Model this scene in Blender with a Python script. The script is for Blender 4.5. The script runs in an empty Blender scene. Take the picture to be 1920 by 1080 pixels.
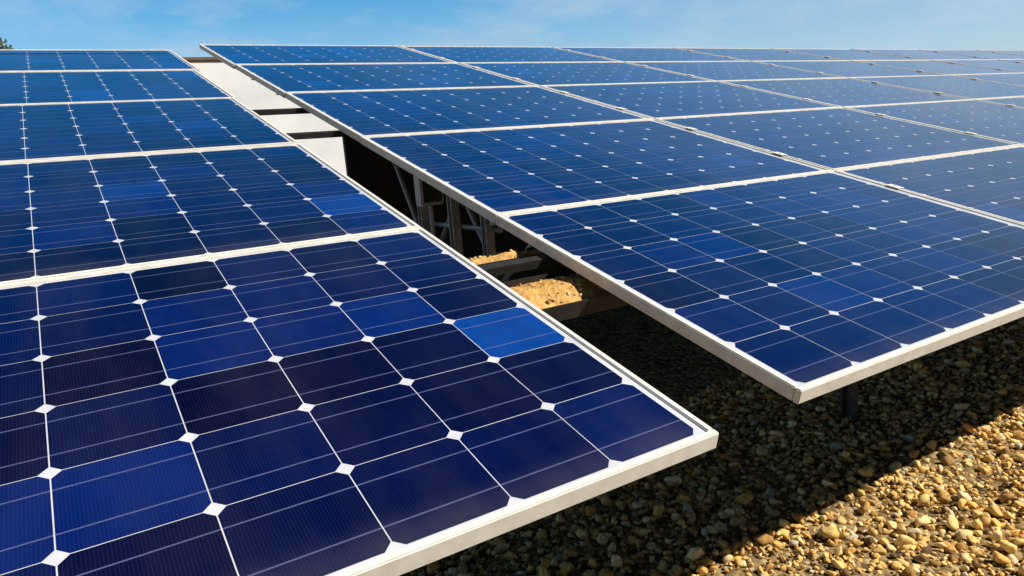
import bpy, bmesh, math, random
import numpy as np
from mathutils import Matrix, Vector, noise
R = math.radians
random.seed(7)
rng = np.random.default_rng(7)
sc = bpy.context.scene
col = sc.collection

# ------------------------------------------------------------------ helpers
def tag(o, label=None, cat=None, group=None, kind=None):
    if label: o['label'] = label
    if cat: o['category'] = cat
    if group: o['group'] = group
    if kind: o['kind'] = kind
    return o

def empty(name, matrix=None):
    o = bpy.data.objects.new(name, None)
    col.objects.link(o)
    o.empty_display_size = 0.1
    if matrix is not None: o.matrix_world = matrix
    return o

def link_mesh(name, me, parent=None):
    o = bpy.data.objects.new(name, me)
    col.objects.link(o)
    if parent: o.parent = parent
    return o

class MB:
    """collects boxes, tubes and so on into one mesh"""
    def __init__(self): self.bm = bmesh.new()
    def box(self, x0, x1, y0, y1, z0, z1, bev=0, M=None):
        r = bmesh.ops.create_cube(self.bm, size=1.0)
        vs = r['verts']
        for v in vs:
            v.co = Vector(((x0+x1)/2 + v.co.x*(x1-x0), (y0+y1)/2 + v.co.y*(y1-y0), (z0+z1)/2 + v.co.z*(z1-z0)))
        if M is not None:
            for v in vs: v.co = M @ v.co
        if bev:
            es = list({e for v in vs for e in v.link_edges})
            bmesh.ops.bevel(self.bm, geom=es, offset=bev, segments=2, affect='EDGES', clamp_overlap=True)
        return self
    def tube(self, pts, r0, r1=None, seg=10, cap=True):
        r1 = r0 if r1 is None else r1
        pts = [Vector(p) for p in pts]
        n = len(pts); rings = []
        for i, p in enumerate(pts):
            d = (pts[min(i+1, n-1)] - pts[max(i-1, 0)]).normalized()
            a = Vector((1, 0, 0)) if abs(d.x) < .8 else Vector((0, 1, 0))
            u = d.cross(a).normalized(); w = d.cross(u)
            r = r0 + (r1-r0)*i/max(1, n-1)
            rings.append([self.bm.verts.new(p + u*math.cos(2*math.pi*k/seg)*r + w*math.sin(2*math.pi*k/seg)*r) for k in range(seg)])
        for a, b in zip(rings, rings[1:]):
            for k in range(seg):
                self.bm.faces.new((a[k], a[(k+1) % seg], b[(k+1) % seg], b[k]))
        if cap:
            self.bm.faces.new(rings[0][::-1]); self.bm.faces.new(rings[-1])
        return self
    def build(self, name, mat, parent=None, smooth=False):
        bmesh.ops.recalc_face_normals(self.bm, faces=self.bm.faces)
        me = bpy.data.meshes.new(name)
        self.bm.to_mesh(me); self.bm.free()
        me.materials.append(mat)
        if smooth:
            for p in me.polygons: p.use_smooth = True
        return link_mesh(name, me, parent)

# ------------------------------------------------------------------ materials
def mat(name):
    m = bpy.data.materials.new(name); m.use_nodes = True
    nt = m.node_tree
    return m, nt, nt.nodes['Principled BSDF']
def nd(nt, t, **kw):
    n = nt.nodes.new(t)
    for k, v in kw.items(): setattr(n, k, v)
    return n
def noise_mix(nt, b, c0, c1, scale, coord='Object', lo=.35, hi=.65, detail=6):
    tc = nd(nt, 'ShaderNodeTexCoord'); nz = nd(nt, 'ShaderNodeTexNoise')
    nz.inputs['Scale'].default_value = scale; nz.inputs['Detail'].default_value = detail
    nt.links.new(tc.outputs[coord], nz.inputs['Vector'])
    rp = nd(nt, 'ShaderNodeValToRGB')
    rp.color_ramp.elements[0].position = lo; rp.color_ramp.elements[1].position = hi
    rp.color_ramp.elements[0].color = (*c0, 1); rp.color_ramp.elements[1].color = (*c1, 1)
    nt.links.new(nz.outputs['Fac'], rp.inputs['Fac'])
    nt.links.new(rp.outputs['Color'], b.inputs['Base Color'])
    return tc, nz, rp

def simple(name, c0, c1, scale=20, rough=.5, metal=0):
    m, nt, b = mat(name)
    noise_mix(nt, b, c0, c1, scale)
    b.inputs['Roughness'].default_value = rough; b.inputs['Metallic'].default_value = metal
    return m

M_frame = simple('anodised_aluminium', (.68, .66, .61), (.79, .77, .72), 30, .62, .0)
M_frame.node_tree.nodes['Principled BSDF'].inputs['Specular IOR Level'].default_value = .12
M_dark = simple('dark_steel', (.010, .010, .011), (.022, .021, .02), 25, .6, 0)
M_galv = simple('galvanised_steel', (.30, .31, .33), (.45, .46, .48), 45, .5, .2)
M_post = simple('shade_darkened_post', (.035, .035, .037), (.07, .07, .072), 45, .6, 0)  # front post steel, darkened to put the shade under the array into its colour
M_plate = simple('added_dark_plate', (.018, .018, .018), (.035, .033, .03), 6, .65, 0)  # near-black, for the plates added to keep the gap dark
M_board = simple('tan_timber', (.50, .27, .09), (.72, .47, .20), 14, .8, 0)
M_wall = simple('white_render', (.66, .70, .74), (.82, .85, .88), .9, .85, 0)
M_roof = simple('brown_fascia', (.10, .065, .045), (.16, .11, .08), 5, .7, 0)
M_door = simple('grey_door_paint', (.28, .30, .31), (.34, .36, .37), 8, .5, 0)
M_black = simple('black_plastic', (.012, .012, .013), (.03, .03, .03), 20, .45, 0)
M_pale = simple('pale_grey_plastic', (.50, .50, .52), (.62, .62, .64), 20, .5, 0)

def cell_material():
    m, nt, b = mat('silicon_cell'); L = nt.links.new
    at = nd(nt, 'ShaderNodeAttribute', attribute_name='tint')
    uv = nd(nt, 'ShaderNodeUVMap')
    sep = nd(nt, 'ShaderNodeSeparateXYZ'); L(uv.outputs['UV'], sep.inputs[0])
    def mth(op, a, bb=None):
        n = nd(nt, 'ShaderNodeMath', operation=op)
        for k, v in ((0, a), (1, bb)):
            if v is None: continue
            if isinstance(v, (int, float)): n.inputs[k].default_value = v
            else: L(v, n.inputs[k])
        return n.outputs[0]
    # two ribbon wires per cell run along the panel's long side
    d1 = mth('ABSOLUTE', mth('SUBTRACT', sep.outputs['Y'], .235))
    d2 = mth('ABSOLUTE', mth('SUBTRACT', sep.outputs['Y'], .765))
    bus = mth('LESS_THAN', mth('MINIMUM', d1, d2), .0075)
    # hair-fine collector fingers across the ribbons
    fin = mth('LESS_THAN', mth('FRACT', mth('MULTIPLY', sep.outputs['X'], 38)), .10)
    # crystal mottling
    tc = nd(nt, 'ShaderNodeTexCoord'); nz = nd(nt, 'ShaderNodeTexNoise')
    nz.inputs['Scale'].default_value = 9; nz.inputs['Detail'].default_value = 5
    L(tc.outputs['Object'], nz.inputs['Vector'])
    mr = nd(nt, 'ShaderNodeMapRange'); mr.inputs['From Min'].default_value = .3; mr.inputs['From Max'].default_value = .7
    mr.inputs['To Min'].default_value = .86; mr.inputs['To Max'].default_value = 1.12
    L(nz.outputs['Fac'], mr.inputs['Value'])
    vm = nd(nt, 'ShaderNodeVectorMath', operation='SCALE'); L(at.outputs['Color'], vm.inputs[0]); L(mr.outputs[0], vm.inputs['Scale'])
    mx = nd(nt, 'ShaderNodeMixRGB'); mx.inputs['Color2'].default_value = (.06, .08, .20, 1)
    L(mth('MULTIPLY', fin, .18), mx.inputs['Fac']); L(vm.outputs[0], mx.inputs['Color1'])
    m2 = nd(nt, 'ShaderNodeMixRGB'); m2.inputs['Color2'].default_value = (.10, .12, .26, 1)
    L(mth('MULTIPLY', bus, .8), m2.inputs['Fac']); L(mx.outputs[0], m2.inputs['Color1'])
    # thin film of dust, in soft blotches and run-off streaks
    dn = nd(nt, 'ShaderNodeTexNoise'); dn.inputs['Scale'].default_value = 3.5; dn.inputs['Detail'].default_value = 8; dn.inputs['Roughness'].default_value = .65
    mp = nd(nt, 'ShaderNodeMapping'); mp.inputs['Scale'].default_value = (2.2, .5, 1)
    geo = nd(nt, 'ShaderNodeNewGeometry'); L(geo.outputs['Position'], mp.inputs[0]); L(mp.outputs[0], dn.inputs['Vector'])
    dr = nd(nt, 'ShaderNodeMapRange'); dr.inputs['From Min'].default_value = .42; dr.inputs['From Max'].default_value = .8
    dr.inputs['To Min'].default_value = 0; dr.inputs['To Max'].default_value = .03
    L(dn.outputs['Fac'], dr.inputs['Value'])
    ox = nd(nt, 'ShaderNodeSeparateXYZ'); L(tc.outputs['Object'], ox.inputs[0])
    ed = nd(nt, 'ShaderNodeMapRange'); ed.interpolation_type = 'SMOOTHSTEP'
    ed.inputs['From Min'].default_value = .015; ed.inputs['From Max'].default_value = .085; ed.inputs['To Min'].default_value = .11; ed.inputs['To Max'].default_value = 0
    L(ox.outputs['Y'], ed.inputs['Value'])
    dsum = mth('ADD', dr.outputs[0], mth('MULTIPLY', ed.outputs[0], dn.outputs['Fac']))
    m3 = nd(nt, 'ShaderNodeMixRGB'); m3.inputs['Color2'].default_value = (.35, .33, .30, 1)
    L(dsum, m3.inputs['Fac']); L(m2.outputs[0], m3.inputs['Color1'])
    L(m3.outputs[0], b.inputs['Base Color'])
    rr = nd(nt, 'ShaderNodeMapRange'); rr.inputs['To Min'].default_value = .02; rr.inputs['To Max'].default_value = .09
    L(dn.outputs['Fac'], rr.inputs['Value']); L(rr.outputs[0], b.inputs['Roughness'])
    b.inputs['IOR'].default_value = 1.5
    return m
M_cell = cell_material()
def sheet_material():
    m, nt, b = mat('white_backsheet_under_glass')
    noise_mix(nt, b, (.55, .57, .64), (.66, .68, .74), 12)
    b.inputs['Roughness'].default_value = .05; b.inputs['IOR'].default_value = 1.5
    return m
M_sheet = sheet_material()

def ground_material():
    m, nt, b = mat('sandy_gravel_ground'); L = nt.links.new
    tc = nd(nt, 'ShaderNodeTexCoord')
    v = nd(nt, 'ShaderNodeTexVoronoi'); v.inputs['Scale'].default_value = 42
    L(tc.outputs['Object'], v.inputs['Vector'])
    rp = nd(nt, 'ShaderNodeValToRGB'); cr = rp.color_ramp
    cr.elements[0].color = (.11, .07, .03, 1); cr.elements[1].color = (.46, .34, .17, 1)
    e = cr.elements.new(.5); e.color = (.30, .20, .085, 1)
    sp = nd(nt, 'ShaderNodeSeparateColor'); L(v.outputs['Color'], sp.inputs[0]); L(sp.outputs[0], rp.inputs['Fac'])
    nz = nd(nt, 'ShaderNodeTexNoise'); nz.inputs['Scale'].default_value = 1.4; nz.inputs['Detail'].default_value = 6
    L(tc.outputs['Object'], nz.inputs['Vector'])
    hs = nd(nt, 'ShaderNodeHueSaturation'); L(rp.outputs[0], hs.inputs['Color'])
    mr = nd(nt, 'ShaderNodeMapRange'); mr.inputs['To Min'].default_value = .65; mr.inputs['To Max'].default_value = 1.25
    L(nz.outputs['Fac'], mr.inputs['Value']); L(mr.outputs[0], hs.inputs['Value'])
    L(hs.outputs[0], b.inputs['Base Color'])
    bp = nd(nt, 'ShaderNodeBump'); bp.inputs['Strength'].default_value = .9; bp.inputs['Distance'].default_value = .015; bp.invert = True
    L(v.outputs['Distance'], bp.inputs['Height']); L(bp.outputs[0], b.inputs['Normal'])
    b.inputs['Roughness'].default_value = .95; b.inputs['Specular IOR Level'].default_value = .2
    return m
M_ground = ground_material()
def stone_material():
    m, nt, b = mat('gravel_stone'); L = nt.links.new
    at = nd(nt, 'ShaderNodeAttribute', attribute_name='tint')
    tc = nd(nt, 'ShaderNodeTexCoord'); nz = nd(nt, 'ShaderNodeTexNoise'); nz.inputs['Scale'].default_value = 90; nz.inputs['Detail'].default_value = 4
    L(tc.outputs['Object'], nz.inputs['Vector'])
    mr = nd(nt, 'ShaderNodeMapRange'); mr.inputs['From Min'].default_value = .3; mr.inputs['From Max'].default_value = .7
    mr.inputs['To Min'].default_value = .7; mr.inputs['To Max'].default_value = 1.2
    L(nz.outputs['Fac'], mr.inputs['Value'])
    vm = nd(nt, 'ShaderNodeVectorMath', operation='SCALE'); L(at.outputs['Color'], vm.inputs[0]); L(mr.outputs[0], vm.inputs['Scale'])
    L(vm.outputs[0], b.inputs['Base Color'])
    b.inputs['Roughness'].default_value = .85; b.inputs['Specular IOR Level'].default_value = .3
    return m
M_stone = stone_material()
def leaf_material(name, c0, c1):
    m, nt, b = mat(name); L = nt.links.new
    noise_mix(nt, b, c0, c1, 1.5)
    b.inputs['Roughness'].default_value = .6
    return m
M_leaf = leaf_material('tree_leaf', (.035, .065, .018), (.10, .14, .045))
M_bark = simple('bark', (.06, .045, .03), (.13, .10, .07), 12, .9)

# ------------------------------------------------------------------ frames of reference
H0 = 0.60                       # height of the front edge of the panels above the ground
TILT = R(15)
W, D = 1.4947, 0.9903           # panel pitch along the row and up the slope
GX, GY = 0.006, 0.003           # gaps between panels
CX, CY = 0.1585, 0.1590         # cell pitch
NX, NY = 9, 6
LX, LY = W-GX, D-GY             # panel outer size
MX, MY = (LX-NX*CX)/2, (LY-NY*CY)/2
TH = 0.028                      # frame depth
GRAV = Matrix.Translation((0, 0, H0)) @ Matrix.Rotation(TILT, 4, 'X')
LEFT = GRAV @ Matrix.Translation((0, -0.010, 0))
rv = Vector((0.00968, 0.00145, -0.00077))
RIGHT = GRAV @ Matrix.Translation((0.2391, 0.0264, -0.0174)) @ Matrix.Rotation(rv.length, 4, rv.normalized())

# ------------------------------------------------------------------ solar panels
def frame_mesh():
    mb = MB(); lip = .012
    # four extruded rails butted end to end; local origin is the panel's front near corner
    for x0, x1, y0, y1 in ((0, LX, 0, lip), (0, LX, LY-lip, LY), (0, lip, lip, LY-lip), (LX-lip, LX, lip, LY-lip)):
        mb.box(x0, x1, y0, y1, -TH, 0, .0018)
    o = mb.build('frame', M_frame)
    me = o.data; bpy.data.objects.remove(o); return me
def sheet_mesh():
    mb = MB(); mb.box(.010, LX-.010, .010, LY-.010, -.010, -.0038)
    o = mb.build('backsheet', M_sheet)
    me = o.data; bpy.data.objects.remove(o); return me

def cell_mesh(tints, side):
    """9 x 6 clipped-corner cells; tints[j][i] is the colour of the silicon"""
    vs, fs, uvs, cols = [], [], [], []
    m0 = .0225 if side == 'right' else LX-.0225-NX*CX      # narrower margin towards the gap
    hx, hy, ch = CX/2-.0009, CY/2-.0007, .0120
    for j in range(NY):
        for i in range(NX):
            cx, cy = m0+CX*(i+.5), MY+CY*(j+.5)
            b0 = len(vs)
            pts = [(-hx+ch, -hy), (hx-ch, -hy), (hx, -hy+ch), (hx, hy-ch), (hx-ch, hy), (-hx+ch, hy), (-hx, hy-ch), (-hx, -hy+ch)]
            for px, py in pts:
                vs.append((cx+px, cy+py, -.0035)); uvs.append((px/(2*hx)+.5, py/(2*hy)+.5)); cols.append((*tints[j][i], 1))
            fs.append(list(range(b0, b0+8)))
    me = bpy.data.meshes.new('cell_grid')
    me.from_pydata(vs, [], fs)
    ul = me.uv_layers.new(name='UVMap')
    ul.data.foreach_set('uv', np.array(uvs, dtype=np.float32).ravel())
    ca = me.color_attributes.new('tint', 'FLOAT_COLOR', 'CORNER')
    ca.data.foreach_set('color', np.array(cols, dtype=np.float32).ravel())
    me.materials.append(M_cell)
    return me

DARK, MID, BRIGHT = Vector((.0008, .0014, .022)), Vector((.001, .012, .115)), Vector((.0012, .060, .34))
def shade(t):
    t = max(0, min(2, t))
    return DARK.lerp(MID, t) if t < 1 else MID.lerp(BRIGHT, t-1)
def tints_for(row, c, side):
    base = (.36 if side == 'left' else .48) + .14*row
    T = []
    for j in range(NY):
        rowt = []
        for i in range(NX):
            k = 1 if side == 'left' else .75
            t = base + .22*math.sin(i*.7+row*2+c)*math.cos(j*.8+c*3) + k*rng.normal(0, .2)
            if rng.random() < .08: t += .4*k
            if rng.random() < .08: t -= .3*k
            rowt.append(t)
        T.append(rowt)
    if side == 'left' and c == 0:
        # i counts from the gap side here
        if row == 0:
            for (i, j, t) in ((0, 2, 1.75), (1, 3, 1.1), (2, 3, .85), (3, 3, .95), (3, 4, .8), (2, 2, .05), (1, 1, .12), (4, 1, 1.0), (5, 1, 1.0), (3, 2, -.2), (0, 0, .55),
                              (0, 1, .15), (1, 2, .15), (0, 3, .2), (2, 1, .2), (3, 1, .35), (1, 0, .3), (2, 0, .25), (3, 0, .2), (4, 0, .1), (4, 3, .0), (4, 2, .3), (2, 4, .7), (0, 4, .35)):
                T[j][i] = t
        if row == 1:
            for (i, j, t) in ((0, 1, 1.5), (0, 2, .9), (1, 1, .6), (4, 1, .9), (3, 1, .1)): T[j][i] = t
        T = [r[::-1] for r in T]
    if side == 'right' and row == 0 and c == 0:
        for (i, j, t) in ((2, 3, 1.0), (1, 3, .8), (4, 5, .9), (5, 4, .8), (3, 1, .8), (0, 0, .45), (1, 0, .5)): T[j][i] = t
    return [[shade(t) for t in r] for r in T]

FR, SH = frame_mesh(), sheet_mesh()
ROWN = ['front row', 'second row from the front', 'middle row', 'second row from the top', 'top row along the ridge']
COLN = ['beside the gap', 'second from the gap', 'third from the gap', 'fourth from the gap', 'fifth from the gap', 'sixth from the gap', 'seventh from the gap', 'eighth from the gap', 'ninth from the gap']
def panel_label(side, row, c):
    a = {'left': 'left-hand', 'right': 'right-hand'}[side]
    if (side, row, c) == ('left', 0, 0): return 'nearest blue solar panel, front row of left-hand array, one cell bright azure'
    if (side, row, c) == ('right', 0, 0): return 'blue solar panel whose free corner points down at the gravel, right-hand array'
    return f'blue solar panel of the {a} array, {ROWN[row]}, {COLN[c]}'
def add_panel(side, row, c):
    if side == 'left': Mx = LEFT @ Matrix.Translation((-LX - c*W + (0, 0, -.004, .012, .036)[row], row*D, 0))   # rows are not set dead in line
    else: Mx = RIGHT @ Matrix.Translation((c*W + (0, 0, .003, -.002, -.012)[row], row*D, 0))
    # no panel is clamped down perfectly flat
    if (row, c) != (0, 0):
        Mx = Mx @ Matrix.Rotation(rng.normal(0, .0012), 4, 'X') @ Matrix.Rotation(rng.normal(0, .0010), 4, 'Y')
    r = empty('solar_panel', Mx)
    tag(r, panel_label(side, row, c), 'solar panel', f'solar panels of the {side}-hand array')
    link_mesh('frame', FR, r); link_mesh('backsheet', SH, r)
    link_mesh('cell_grid', cell_mesh(tints_for(row, c, side), side), r)
for row in range(5):
    add_panel('left', row, 0)
    for c in range(9): add_panel('right', row, c)

# ------------------------------------------------------------------ mounting rack under both arrays
rack = empty('mounting_rack', RIGHT)
tag(rack, 'dark steel rack of rails and posts carrying the solar panels, bars crossing the gap', 'mounting rack')
XR0, XR1 = -.2391-W, 9*W
for k in range(5):
    for q in (.25, .75):
        y = (k+q)*D
        # only a few rails run right through the gap; the others stop short of it
        through = (k, q) in ((0, .75), (2, .25), (2, .75))
        for x0, x1 in (((XR0, XR1),) if through else ((XR0, -.2391-.03), (.03, XR1))):
            mb = MB()
            mb.box(x0, x1, y-.013, y+.013, -TH-.026, -TH-.023, 0)       # C section: bottom flange, web, top flange
            mb.box(x0, x1, y-.013, y-.009, -TH-.023, -TH-.008, 0)
            mb.box(x0, x1, y-.013, y+.013, -TH-.008, -TH-.004, 0)
            mb.build('purlin', M_dark, rack)
iR = RIGHT.inverted()
def post(x, yg, w=.06, m=None, top=.125):
    # vertical I-section post from the ground up to the rafter, built in the rack's tilted frame
    base = Vector((x, yg, -.25)); p = iR @ base
    # top: where the vertical meets the rafter's underside
    up = (iR.to_3x3() @ Vector((0, 0, 1)))
    t = (-TH-top - p.z)/up.z
    Mw = iR @ Matrix.Translation(base)
    mb = MB(); h = w/2
    mb.box(-h, h, -h, -h+.007, 0, t, 0, Mw); mb.box(-h, h, h-.007, h, 0, t, 0, Mw); mb.box(-.004, .004, -h+.007, h-.007, 0, t, 0, Mw)
    mb.build('post', m or M_galv, rack)
RX = [-.95, 1.12, 3.6, 6.1, 8.6, 11.1]
for x in RX:
    lx = x-.2391
    mb = MB(); mb.box(lx-.025, lx+.025, .12, 4.85, -TH-.12, -TH-.028, .004); mb.build('rafter', M_dark, rack)
    post(x+.34, .735, .04, M_post, .028)
    MB().box(lx+.30, lx+.326, .035, .075, -TH-.075, -TH-.002, .004).build('bracket', M_galv, rack)
    for yg in (2.58, 2.95, 3.36): post(x, yg, .05)
    for ya, za, yb in ((2.60, .30, 1.75), (3.34, .42, 2.62), (2.62, .42, 3.34), (3.40, .35, 4.2)):
        a, b = iR @ Vector((x+.05, ya, za)), iR @ Vector((x+.05, yb, H0+yb*math.tan(TILT)-.16))
        MB().tube([a, b], .015, seg=8).build('brace', M_galv, rack)
    MB().tube([iR @ Vector((x+.035, 2.5, .62)), iR @ Vector((x+.035, 3.45, .62))], .014, seg=8).build('brace', M_galv, rack)
for k in range(5):
    for q in (.25, .75):
        for c in range(1, 9):
            x = c*W-GX/2+(0, 0, .003, -.002, -.012)[k]; y = (k+q)*D
            mb = MB(); mb.box(x-.017, x+.017, y-.025, y+.025, .0012, .0034, .0008); mb.tube([(x, y, .0034), (x, y, .0058)], .005, seg=6)
            mb.build('clamp', M_frame, rack)
# dark plates added under the right-hand ridge, shutting out daylight behind the array
xp = 1.105
while xp < 13.5:
    x1 = min(xp+2.45, 13.6)
    mb = MB(); Mw = iR
    zt = H0+4.62*math.tan(TILT)-.13
    mb.box(xp, x1-.01, 4.62, 4.626, .02, zt, 0, Mw)
    mb.box(xp, xp+.03, 4.59, 4.617, .02, zt, 0, Mw)       # folded edge
    for zz in (.35, .8, 1.3):                              # pressed ribs
        mb.box(xp+.05, x1-.06, 4.604, 4.617, zz, zz+.05, 0, Mw)
    mb.build('added_back_plate', M_plate, rack); xp = x1

# cable box, conduit and cables on the posts seen down the gap
def on_post(name, label, cat): 
    o = empty(name); tag(o, label, cat); return o
jb = empty('junction_box', Matrix.Translation((1.12, 3.29, .76)))
tag(jb, 'small pale grey junction box on a rack post seen down the gap', 'junction box')
mb = MB(); mb.box(-.075, .075, -.09, 0, -.02, .17, .008); mb.build('case', M_pale, jb)
mb = MB(); mb.box(-.06, .06, -.094, -.0905, 0, .15, 0); mb.build('cover', M_black, jb)
MB().tube([(0, -.045, -.02), (0, -.045, -.2), (.02, -.05, -.45), (.02, -.05, -.84)], .014, seg=8).build('conduit', M_pale, jb)
jb2 = empty('cable_connector', Matrix.Translation((1.12, 2.51, .70)))
tag(jb2, 'pale connector plugs hanging from a rack post seen down the gap', 'connector')
mb = MB(); mb.box(-.10, .02, -.05, -.01, .02, .05, .005, Matrix.Rotation(R(25), 4, 'Y')); mb.box(-.02, .14, -.05, -.01, -.05, -.02, .005, Matrix.Rotation(R(18), 4, 'Y')); mb.build('plug', M_pale, jb2)
MB().tube([(-.2, -.03, .2), (-.1, -.03, .06), (.05, -.03, .0), (.2, -.03, .12), (.3, -.03, .3)], .008, seg=6).build('cable', M_black, jb2)

# ------------------------------------------------------------------ ground
def ground():
    me = bpy.data.meshes.new('ground'); bm = bmesh.new()
    # finer near the camera, coarse out to the horizon
    def axis(c): 
        a = [c-600, c-200, c-60, c-20] + [c-8+.25*i for i in range(65)] + [c+20, c+60, c+200, c+600]
        return a
    xs, ys = axis(2), axis(2)
    g = [[bm.verts.new((x, y, .035*(noise.noise(Vector((x*.9, y*.9, 3)))+.5*noise.noise(Vector((x*2.3, y*2.3, 8)))) if abs(x-2) < 9 and abs(y-2) < 9 else 0)) for x in xs] for y in ys]
    for j in range(len(ys)-1):
        for i in range(len(xs)-1): bm.faces.new((g[j][i], g[j][i+1], g[j+1][i+1], g[j+1][i]))
    bm.to_mesh(me); bm.free(); me.materials.append(M_ground)
    for p in me.polygons: p.use_smooth = True
    tag(link_mesh('ground', me), kind='structure')
ground()
def gz(x, y): return .035*(noise.noise(Vector((x*.9, y*.9, 3)))+.5*noise.noise(Vector((x*2.3, y*2.3, 8))))

# camera numbers (solved from the photograph), needed to spread gravel only where it is seen
CAM = Vector((-0.74564953, -0.69367005, 1.02047711))
RC = Matrix(((0.8438126934200889, 0.16781840046576724, -0.5097225940531246),
             (-0.5304485798166081, 0.11699208000108943, -0.8396053581222326),
             (-0.08126772172073476, 0.9788512847629767, 0.18773843432869874)))
FPX = 1340.2

def gravel():
    # base stones
    shapes = []
    for k in range(16):
        bm = bmesh.new(); bmesh.ops.create_icosphere(bm, subdivisions=2, radius=1.15)
        s = Vector((random.uniform(.75, 1.25), random.uniform(.7, 1.05), random.uniform(.5, .85)))
        planes = [(Vector((random.gauss(0, 1), random.gauss(0, 1), random.gauss(0, 1))).normalized(), random.uniform(.42, .75)) for _ in range(9)]
        for v in bm.verts:
            for n, d in planes:                                   # broken faces
                e = v.co.dot(n)-d
                if e > 0: v.co -= n*e
            v.co *= 1+.06*noise.noise(v.co*1.7+Vector((k*9, 0, 0)))
            v.co = Vector((v.co.x*s.x, v.co.y*s.y, v.co.z*s.z))
        bm.verts.index_update()
        shapes.append((np.array([v.co[:] for v in bm.verts]), np.array([[v.index for v in f.verts] for f in bm.faces]))); bm.free()
    iRC = np.array(RC).T; cam = np.array(CAM)
    N = 200000
    X = rng.uniform(-.6, 7.5, N); Y = rng.uniform(-2.2, 2.2, N)
    P = np.stack([X, Y, np.zeros(N)], 1)-cam
    c = P @ iRC.T
    dist = -c[:, 2]
    u = 960+FPX*c[:, 0]/dist; v = 540-FPX*c[:, 1]/dist
    # below the line of the front frames (with room to spare for a step to the side)
    fl = np.where(u < 1400, 1040-.36*(u-640), np.where(u < 1500, 700, 740-.42*(u-1500)))-60
    ok = (dist > .3) & (u > 300) & (u < 2900) & (v < 1700) & (v > fl)
    keep = rng.random(N) < np.clip((3.0/np.maximum(dist, .1))**1.0, .25, 1)
    idx = np.where(ok & keep)[0]
    pal = np.array([(.60, .43, .19), (.66, .50, .25), (.52, .34, .13), (.70, .58, .36), (.38, .23, .09), (.24, .15, .07), (.52, .47, .38), (.40, .38, .36), (.62, .36, .13), (.12, .08, .045)])
    pw = np.array([.2, .17, .15, .10, .12, .08, .05, .03, .06, .04]); pw /= pw.sum()
    V, F, Cc = [], [], []; nv = 0
    for q in idx:
        sv, sf = shapes[rng.integers(len(shapes))]
        r = .0066*math.exp(rng.normal(0, .52)); r = min(r, .026)
        a = rng.uniform(0, 6.28, 3)
        ca, sa = math.cos(a[0]), math.sin(a[0]); cb, sb = math.cos(.5*math.sin(a[1])), math.sin(.5*math.sin(a[1]))
        Rz = np.array([[ca, -sa, 0], [sa, ca, 0], [0, 0, 1]]); Rx = np.array([[1, 0, 0], [0, cb, -sb], [0, sb, cb]])
        x, y = X[q], Y[q]
        V.append((sv*r) @ (Rx @ Rz) + np.array([x, y, gz(x, y)+r*rng.uniform(.0, .75)]))
        F.append(sf+nv); nv += len(sv)
        cc = pal[rng.choice(len(pal), p=pw)]*rng.uniform(.85, 1.35)*np.array([1.3, 1.15, .86])
        Cc.append(np.tile(np.append(cc, 1), (len(sv), 1)))
    V = np.concatenate(V).astype(np.float32); F = np.concatenate(F).astype(np.int32); Cc = np.concatenate(Cc).astype(np.float32)
    me = bpy.data.meshes.new('gravel')
    me.vertices.add(len(V)); me.vertices.foreach_set('co', V.ravel())
    me.loops.add(len(F)*3); me.loops.foreach_set('vertex_index', F.ravel())
    me.polygons.add(len(F)); me.polygons.foreach_set('loop_start', np.arange(0, len(F)*3, 3, dtype=np.int32))
    me.update(calc_edges=True)
    at = me.color_attributes.new('tint', 'FLOAT_COLOR', 'POINT'); at.data.foreach_set('color', Cc.ravel())
    me.materials.append(M_stone)
    o = link_mesh('gravel', me)
    tag(o, 'loose tan and brown gravel stones on the ground before the panels', 'gravel', kind='stuff')
    print('gravel stones', len(idx), 'faces', len(F))
gravel()

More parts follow.
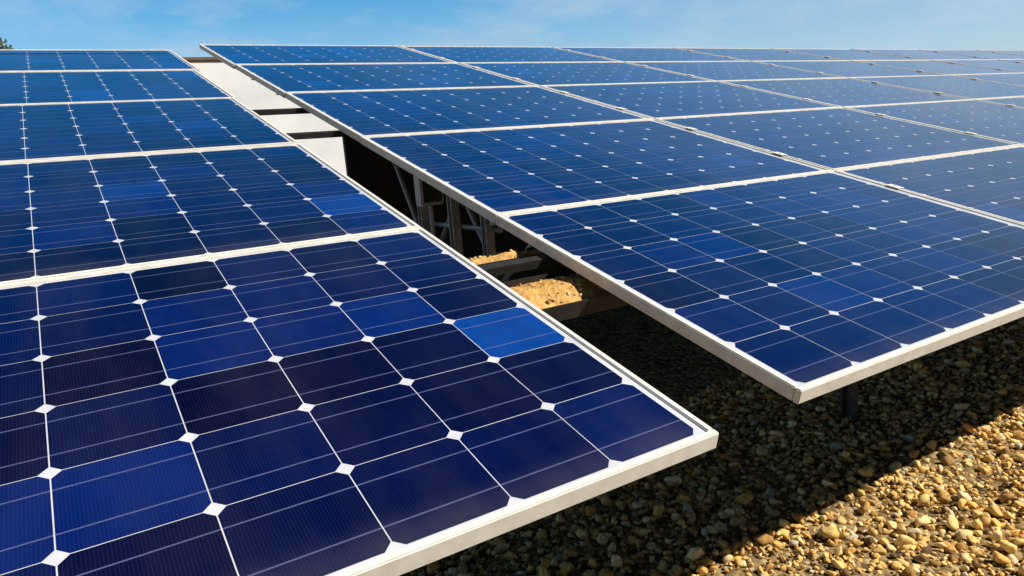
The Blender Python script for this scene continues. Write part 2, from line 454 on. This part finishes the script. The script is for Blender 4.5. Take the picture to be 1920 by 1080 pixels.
# gravel trays added just below the panels, standing in for sunlit ground in the gap
def tray(y0, y1, drop, label, n):
    Mx = GRAV @ Matrix.Translation((.12, (y0+y1)/2, -drop))
    t = empty('sunlit_patch_tray', Mx); tag(t, label, 'stand-in gravel tray', 'added gravel trays standing in for sunlit ground')
    h = (y1-y0)/2
    mb = MB(); mb.box(-.26, .26, -h, h, -.05, -.045, 0); mb.box(-.26, .26, -h-.003, -h, -.05, -.012, 0); mb.box(-.26, .26, h, h+.003, -.05, -.012, 0)
    mb.build('tray', M_dark, t)
    vs, fs, cs = [], [], []
    pal = [(.66, .44, .18), (.70, .50, .24), (.62, .38, .12), (.70, .42, .15), (.50, .31, .12)]
    nx, ny = 90, 24
    for j in range(ny+1):                                    # heaped sand
        for i in range(nx+1):
            x, y = -.258+.516*i/nx, -h+.001+(2*h-.002)*j/ny
            q = Vector((x*14, y*14, y0*9))
            z = -.026+.020*(1-(y/h)**2)+.009*noise.noise(q)+.004*noise.noise(q*3.1)+.0022*noise.noise(q*9)
            vs.append((x, y, z)); g = .82+.35*noise.noise(q*2.0)+random.uniform(-.16, .16); cs.append((.70*g, .40*g, .125*g, 1))
    for j in range(ny):
        for i in range(nx):
            p = j*(nx+1)+i; fs.append((p, p+1, p+nx+2, p+nx+1))
    for k in range(n):
        bm = bmesh.new(); bmesh.ops.create_icosphere(bm, subdivisions=1, radius=1)
        r = random.uniform(.003, .0075); c = Vector((random.uniform(-.25, .25), random.uniform(-h+.006, h-.006), 0))
        c.z = -.028+.022*(1-(c.y/h)**2)+random.uniform(-.010, .004)
        rt = Matrix.Rotation(random.uniform(0, 6.28), 4, Vector((random.gauss(0, 1), random.gauss(0, 1), random.gauss(0, 1))))
        b0 = len(vs); cc = [q*random.uniform(.85, 1.15) for q in random.choice(pal)]
        for v in bm.verts:
            p = rt @ Vector((v.co.x, v.co.y*.8, v.co.z*.65)); p *= r*random.uniform(.85, 1.1)
            p += c; p.y = max(-h+.001, min(h-.001, p.y)); vs.append(p); cs.append((*cc, 1))
        bm.verts.index_update()
        for f in bm.faces: fs.append([b0+v.index for v in f.verts])
        bm.free()
    me = bpy.data.meshes.new('gravel_fill'); me.from_pydata(vs, [], fs); me.materials.append(M_stone)
    at = me.color_attributes.new('tint', 'FLOAT_COLOR', 'POINT'); at.data.foreach_set('color', np.array(cs, dtype=np.float32).ravel())
    tag(link_mesh('gravel_fill', me, t), kind='stuff')
tray(.555, .712, .050, 'wide added tray of tan gravel, standing in for sunlit ground in the gap between the two arrays', 260)
tray(.838, .884, .052, 'narrow added tray of tan gravel, standing in for sunlit ground in the gap just beyond the wide one', 70)

# ------------------------------------------------------------------ white cabin beyond the arrays
cab = empty('transformer_cabin', Matrix.Translation((-.5, 14, 0)))
tag(cab, 'white rendered flat-roofed cabin beyond the panels, its wall seen down the gap', 'building')
HB = 3.12
mb = MB(); mb.box(0, 5.9, 0, 3.0, 0, HB, .02); mb.build('wall', M_wall, cab)
mb = MB(); mb.box(-.03, 5.93, -.03, 3.03, HB+.002, HB+.07, .01); mb.build('roof', M_roof, cab)
dr = MB().box(.2, 1.1, -.035, -.003, .05, 2.1, .004).build('door', M_door, cab)
MB().box(.28, .32, -.09, -.038, 1.0, 1.14, .006).build('handle', M_galv, dr)

# ------------------------------------------------------------------ tree beyond the ridge at the left
def tree(loc, h, label, seed):
    rnd = random.Random(seed)
    t = empty('broadleaf_tree', Matrix.Translation(loc)); tag(t, label, 'tree')
    mb = MB()
    mb.tube([(0, 0, -.1), (.05, .02, h*.2), (-.04, .05, h*.42), (.02, 0, h*.8)], .20, .05, seg=10)
    tips = []
    for k in range(11):
        z0 = h*rnd.uniform(.28, .7); a = k*2.4+rnd.uniform(-.4, .4); L = h*rnd.uniform(.22, .36)*(1.15-z0/h*.5)
        p1 = Vector((math.cos(a)*L*.5, math.sin(a)*L*.5, z0+L*.25)); p2 = Vector((math.cos(a)*L, math.sin(a)*L, z0+L*rnd.uniform(.3, .7)))
        mb.tube([(0, 0, z0), p1, p2], .07, .02, seg=6); tips += [p1, p2]
    mb.build('trunk', M_bark, t)
    tips.append(Vector((0, 0, h*.86)))
    vs, fs = [], []
    for tp in tips:
        for _ in range(9):
            cpos = tp+Vector((rnd.gauss(0, 1), rnd.gauss(0, 1), rnd.gauss(0, .7)))*h*.075
            for _ in range(150):
                p = cpos+Vector((rnd.gauss(0, 1), rnd.gauss(0, 1), rnd.gauss(0, .8)))*h*.035
                d = Vector((rnd.gauss(0, 1), rnd.gauss(0, 1), rnd.gauss(0, 1))).normalized(); e = d.orthogonal().normalized()
                s = rnd.uniform(.06, .12); b0 = len(vs)
                vs += [p-d*s, p+e*s*.45, p+d*s, p-e*s*.45]; fs.append((b0, b0+1, b0+2, b0+3))
    me = bpy.data.meshes.new('crown'); me.from_pydata(vs, [], fs); me.materials.append(M_leaf)
    link_mesh('crown', me, t)
d = RC @ Vector(((-58-960)/FPX, (540-120)/FPX, -1)); d = d*(26/d.y)
tree((CAM.x+d.x, CAM.y+d.y, 0), 5.70, 'green broadleaf tree peeping over the ridge at the far left edge', 3)

# ------------------------------------------------------------------ light, sky, camera
S = Vector((.80, -.67, 1.0)).normalized()
el, rot = math.asin(S.z), math.atan2(S.x, S.y)
w = bpy.data.worlds.new('World'); sc.world = w; w.use_nodes = True
nt = w.node_tree; bg = nt.nodes['Background']; L = nt.links.new
sky = nd(nt, 'ShaderNodeTexSky', sky_type='NISHITA')
sky.sun_disc = False; sky.sun_elevation = el; sky.sun_rotation = rot
sky.air_density = 1.0; sky.dust_density = .2; sky.ozone_density = 2.0
# thin clouds low over the horizon
tc = nd(nt, 'ShaderNodeTexCoord'); mp = nd(nt, 'ShaderNodeMapping'); mp.inputs['Scale'].default_value = (2.6, 2.6, 7.5)
mp.inputs['Location'].default_value = (.4, .2, .1)
L(tc.outputs['Generated'], mp.inputs[0])
nz = nd(nt, 'ShaderNodeTexNoise'); nz.inputs['Scale'].default_value = 1.9; nz.inputs['Detail'].default_value = 9; nz.inputs['Roughness'].default_value = .6
L(mp.outputs[0], nz.inputs['Vector'])
rp = nd(nt, 'ShaderNodeMapRange'); rp.inputs['From Min'].default_value = .46; rp.inputs['From Max'].default_value = .72; rp.inputs['To Max'].default_value = .5
L(nz.outputs['Fac'], rp.inputs['Value'])
# the clear band low in the sky is brighter and the zenith deeper
sx = nd(nt, 'ShaderNodeSeparateXYZ'); L(tc.outputs['Generated'], sx.inputs[0])
er = nd(nt, 'ShaderNodeMapRange'); er.interpolation_type = 'SMOOTHSTEP'
er.inputs['From Min'].default_value = .36; er.inputs['From Max'].default_value = .75; er.inputs['To Min'].default_value = 2.4; er.inputs['To Max'].default_value = .3
L(sx.outputs['Z'], er.inputs['Value'])
hs = nd(nt, 'ShaderNodeHueSaturation'); hs.inputs['Saturation'].default_value = 1.48; hs.inputs['Hue'].default_value = .493
L(sky.outputs[0], hs.inputs['Color'])
ar = nd(nt, 'ShaderNodeMapRange'); ar.interpolation_type = 'SMOOTHSTEP'      # clear and deep to the south, hazier to the north
ar.inputs['From Min'].default_value = -.08; ar.inputs['From Max'].default_value = .45; ar.inputs['To Min'].default_value = .10; ar.inputs['To Max'].default_value = 1
L(sx.outputs['Y'], ar.inputs['Value'])
gg = nd(nt, 'ShaderNodeMath', operation='MULTIPLY'); L(er.outputs[0], gg.inputs[0]); L(ar.outputs[0], gg.inputs[1])
gm = nd(nt, 'ShaderNodeVectorMath', operation='SCALE'); L(hs.outputs[0], gm.inputs[0]); L(gg.outputs[0], gm.inputs['Scale'])
mx = nd(nt, 'ShaderNodeMixRGB'); mx.inputs['Color2'].default_value = (10.5, 12.0, 13.5, 1)
cm = nd(nt, 'ShaderNodeMapRange'); cm.interpolation_type = 'SMOOTHSTEP'
cm.inputs['From Min'].default_value = .16; cm.inputs['From Max'].default_value = .42; cm.inputs['To Min'].default_value = 1; cm.inputs['To Max'].default_value = .12
L(sx.outputs['Z'], cm.inputs['Value'])
cf = nd(nt, 'ShaderNodeMath', operation='MULTIPLY'); L(rp.outputs[0], cf.inputs[0]); L(cm.outputs[0], cf.inputs[1])
L(cf.outputs[0], mx.inputs['Fac']); hz = nd(nt, 'ShaderNodeMapRange'); hz.interpolation_type = 'SMOOTHSTEP'       # pale lilac haze lowest down
hz.inputs['From Min'].default_value = .06; hz.inputs['From Max'].default_value = .21; hz.inputs['To Min'].default_value = .7; hz.inputs['To Max'].default_value = 0
L(sx.outputs['Z'], hz.inputs['Value'])
def sstep(src, lo, hi, a, b):
    n = nd(nt, 'ShaderNodeMapRange'); n.interpolation_type = 'SMOOTHSTEP'
    for k, v in (('From Min', lo), ('From Max', hi), ('To Min', a), ('To Max', b)): n.inputs[k].default_value = v
    L(src, n.inputs['Value']); return n.outputs[0]
def vmath(op, a, b):
    n = nd(nt, 'ShaderNodeMath', operation=op); L(a, n.inputs[0]); L(b, n.inputs[1]); return n.outputs[0]
east = vmath('MULTIPLY', sstep(sx.outputs['X'], .35, .95, 0, .65), sstep(sx.outputs['Z'], .22, .5, 1, 0))   # thicker towards the sun's side
east = vmath('MULTIPLY', east, sstep(sx.outputs['Y'], -.1, .3, 0, 1))
haze_fac = vmath('MAXIMUM', hz.outputs[0], east)
hm = nd(nt, 'ShaderNodeMixRGB'); hm.inputs['Color2'].default_value = (6.6, 8.6, 11.3, 1)
L(haze_fac, hm.inputs['Fac']); L(gm.outputs[0], hm.inputs['Color1']); L(hm.outputs[0], mx.inputs['Color1']); L(mx.outputs[0], bg.inputs['Color'])
bg.inputs['Strength'].default_value = .046

sl = bpy.data.lights.new('sun', 'SUN'); sl.energy = 5.0; sl.angle = R(.5); sl.color = (1, .94, .84)
so = bpy.data.objects.new('sun', sl); col.objects.link(so); so.rotation_euler = S.to_track_quat('Z', 'Y').to_euler()

cd = bpy.data.cameras.new('camera'); cd.sensor_width = 36; cd.lens = 36*FPX/1920; cd.clip_start = .05; cd.clip_end = 3000
co = bpy.data.objects.new('camera', cd); col.objects.link(co)
co.matrix_world = Matrix.Translation(CAM) @ RC.to_4x4()
sc.camera = co
sc.view_settings.view_transform = 'Standard'; sc.view_settings.look = 'None'
sc.cycles.diffuse_bounces = 1
sc.view_settings.exposure = .35; sc.view_settings.gamma = 1
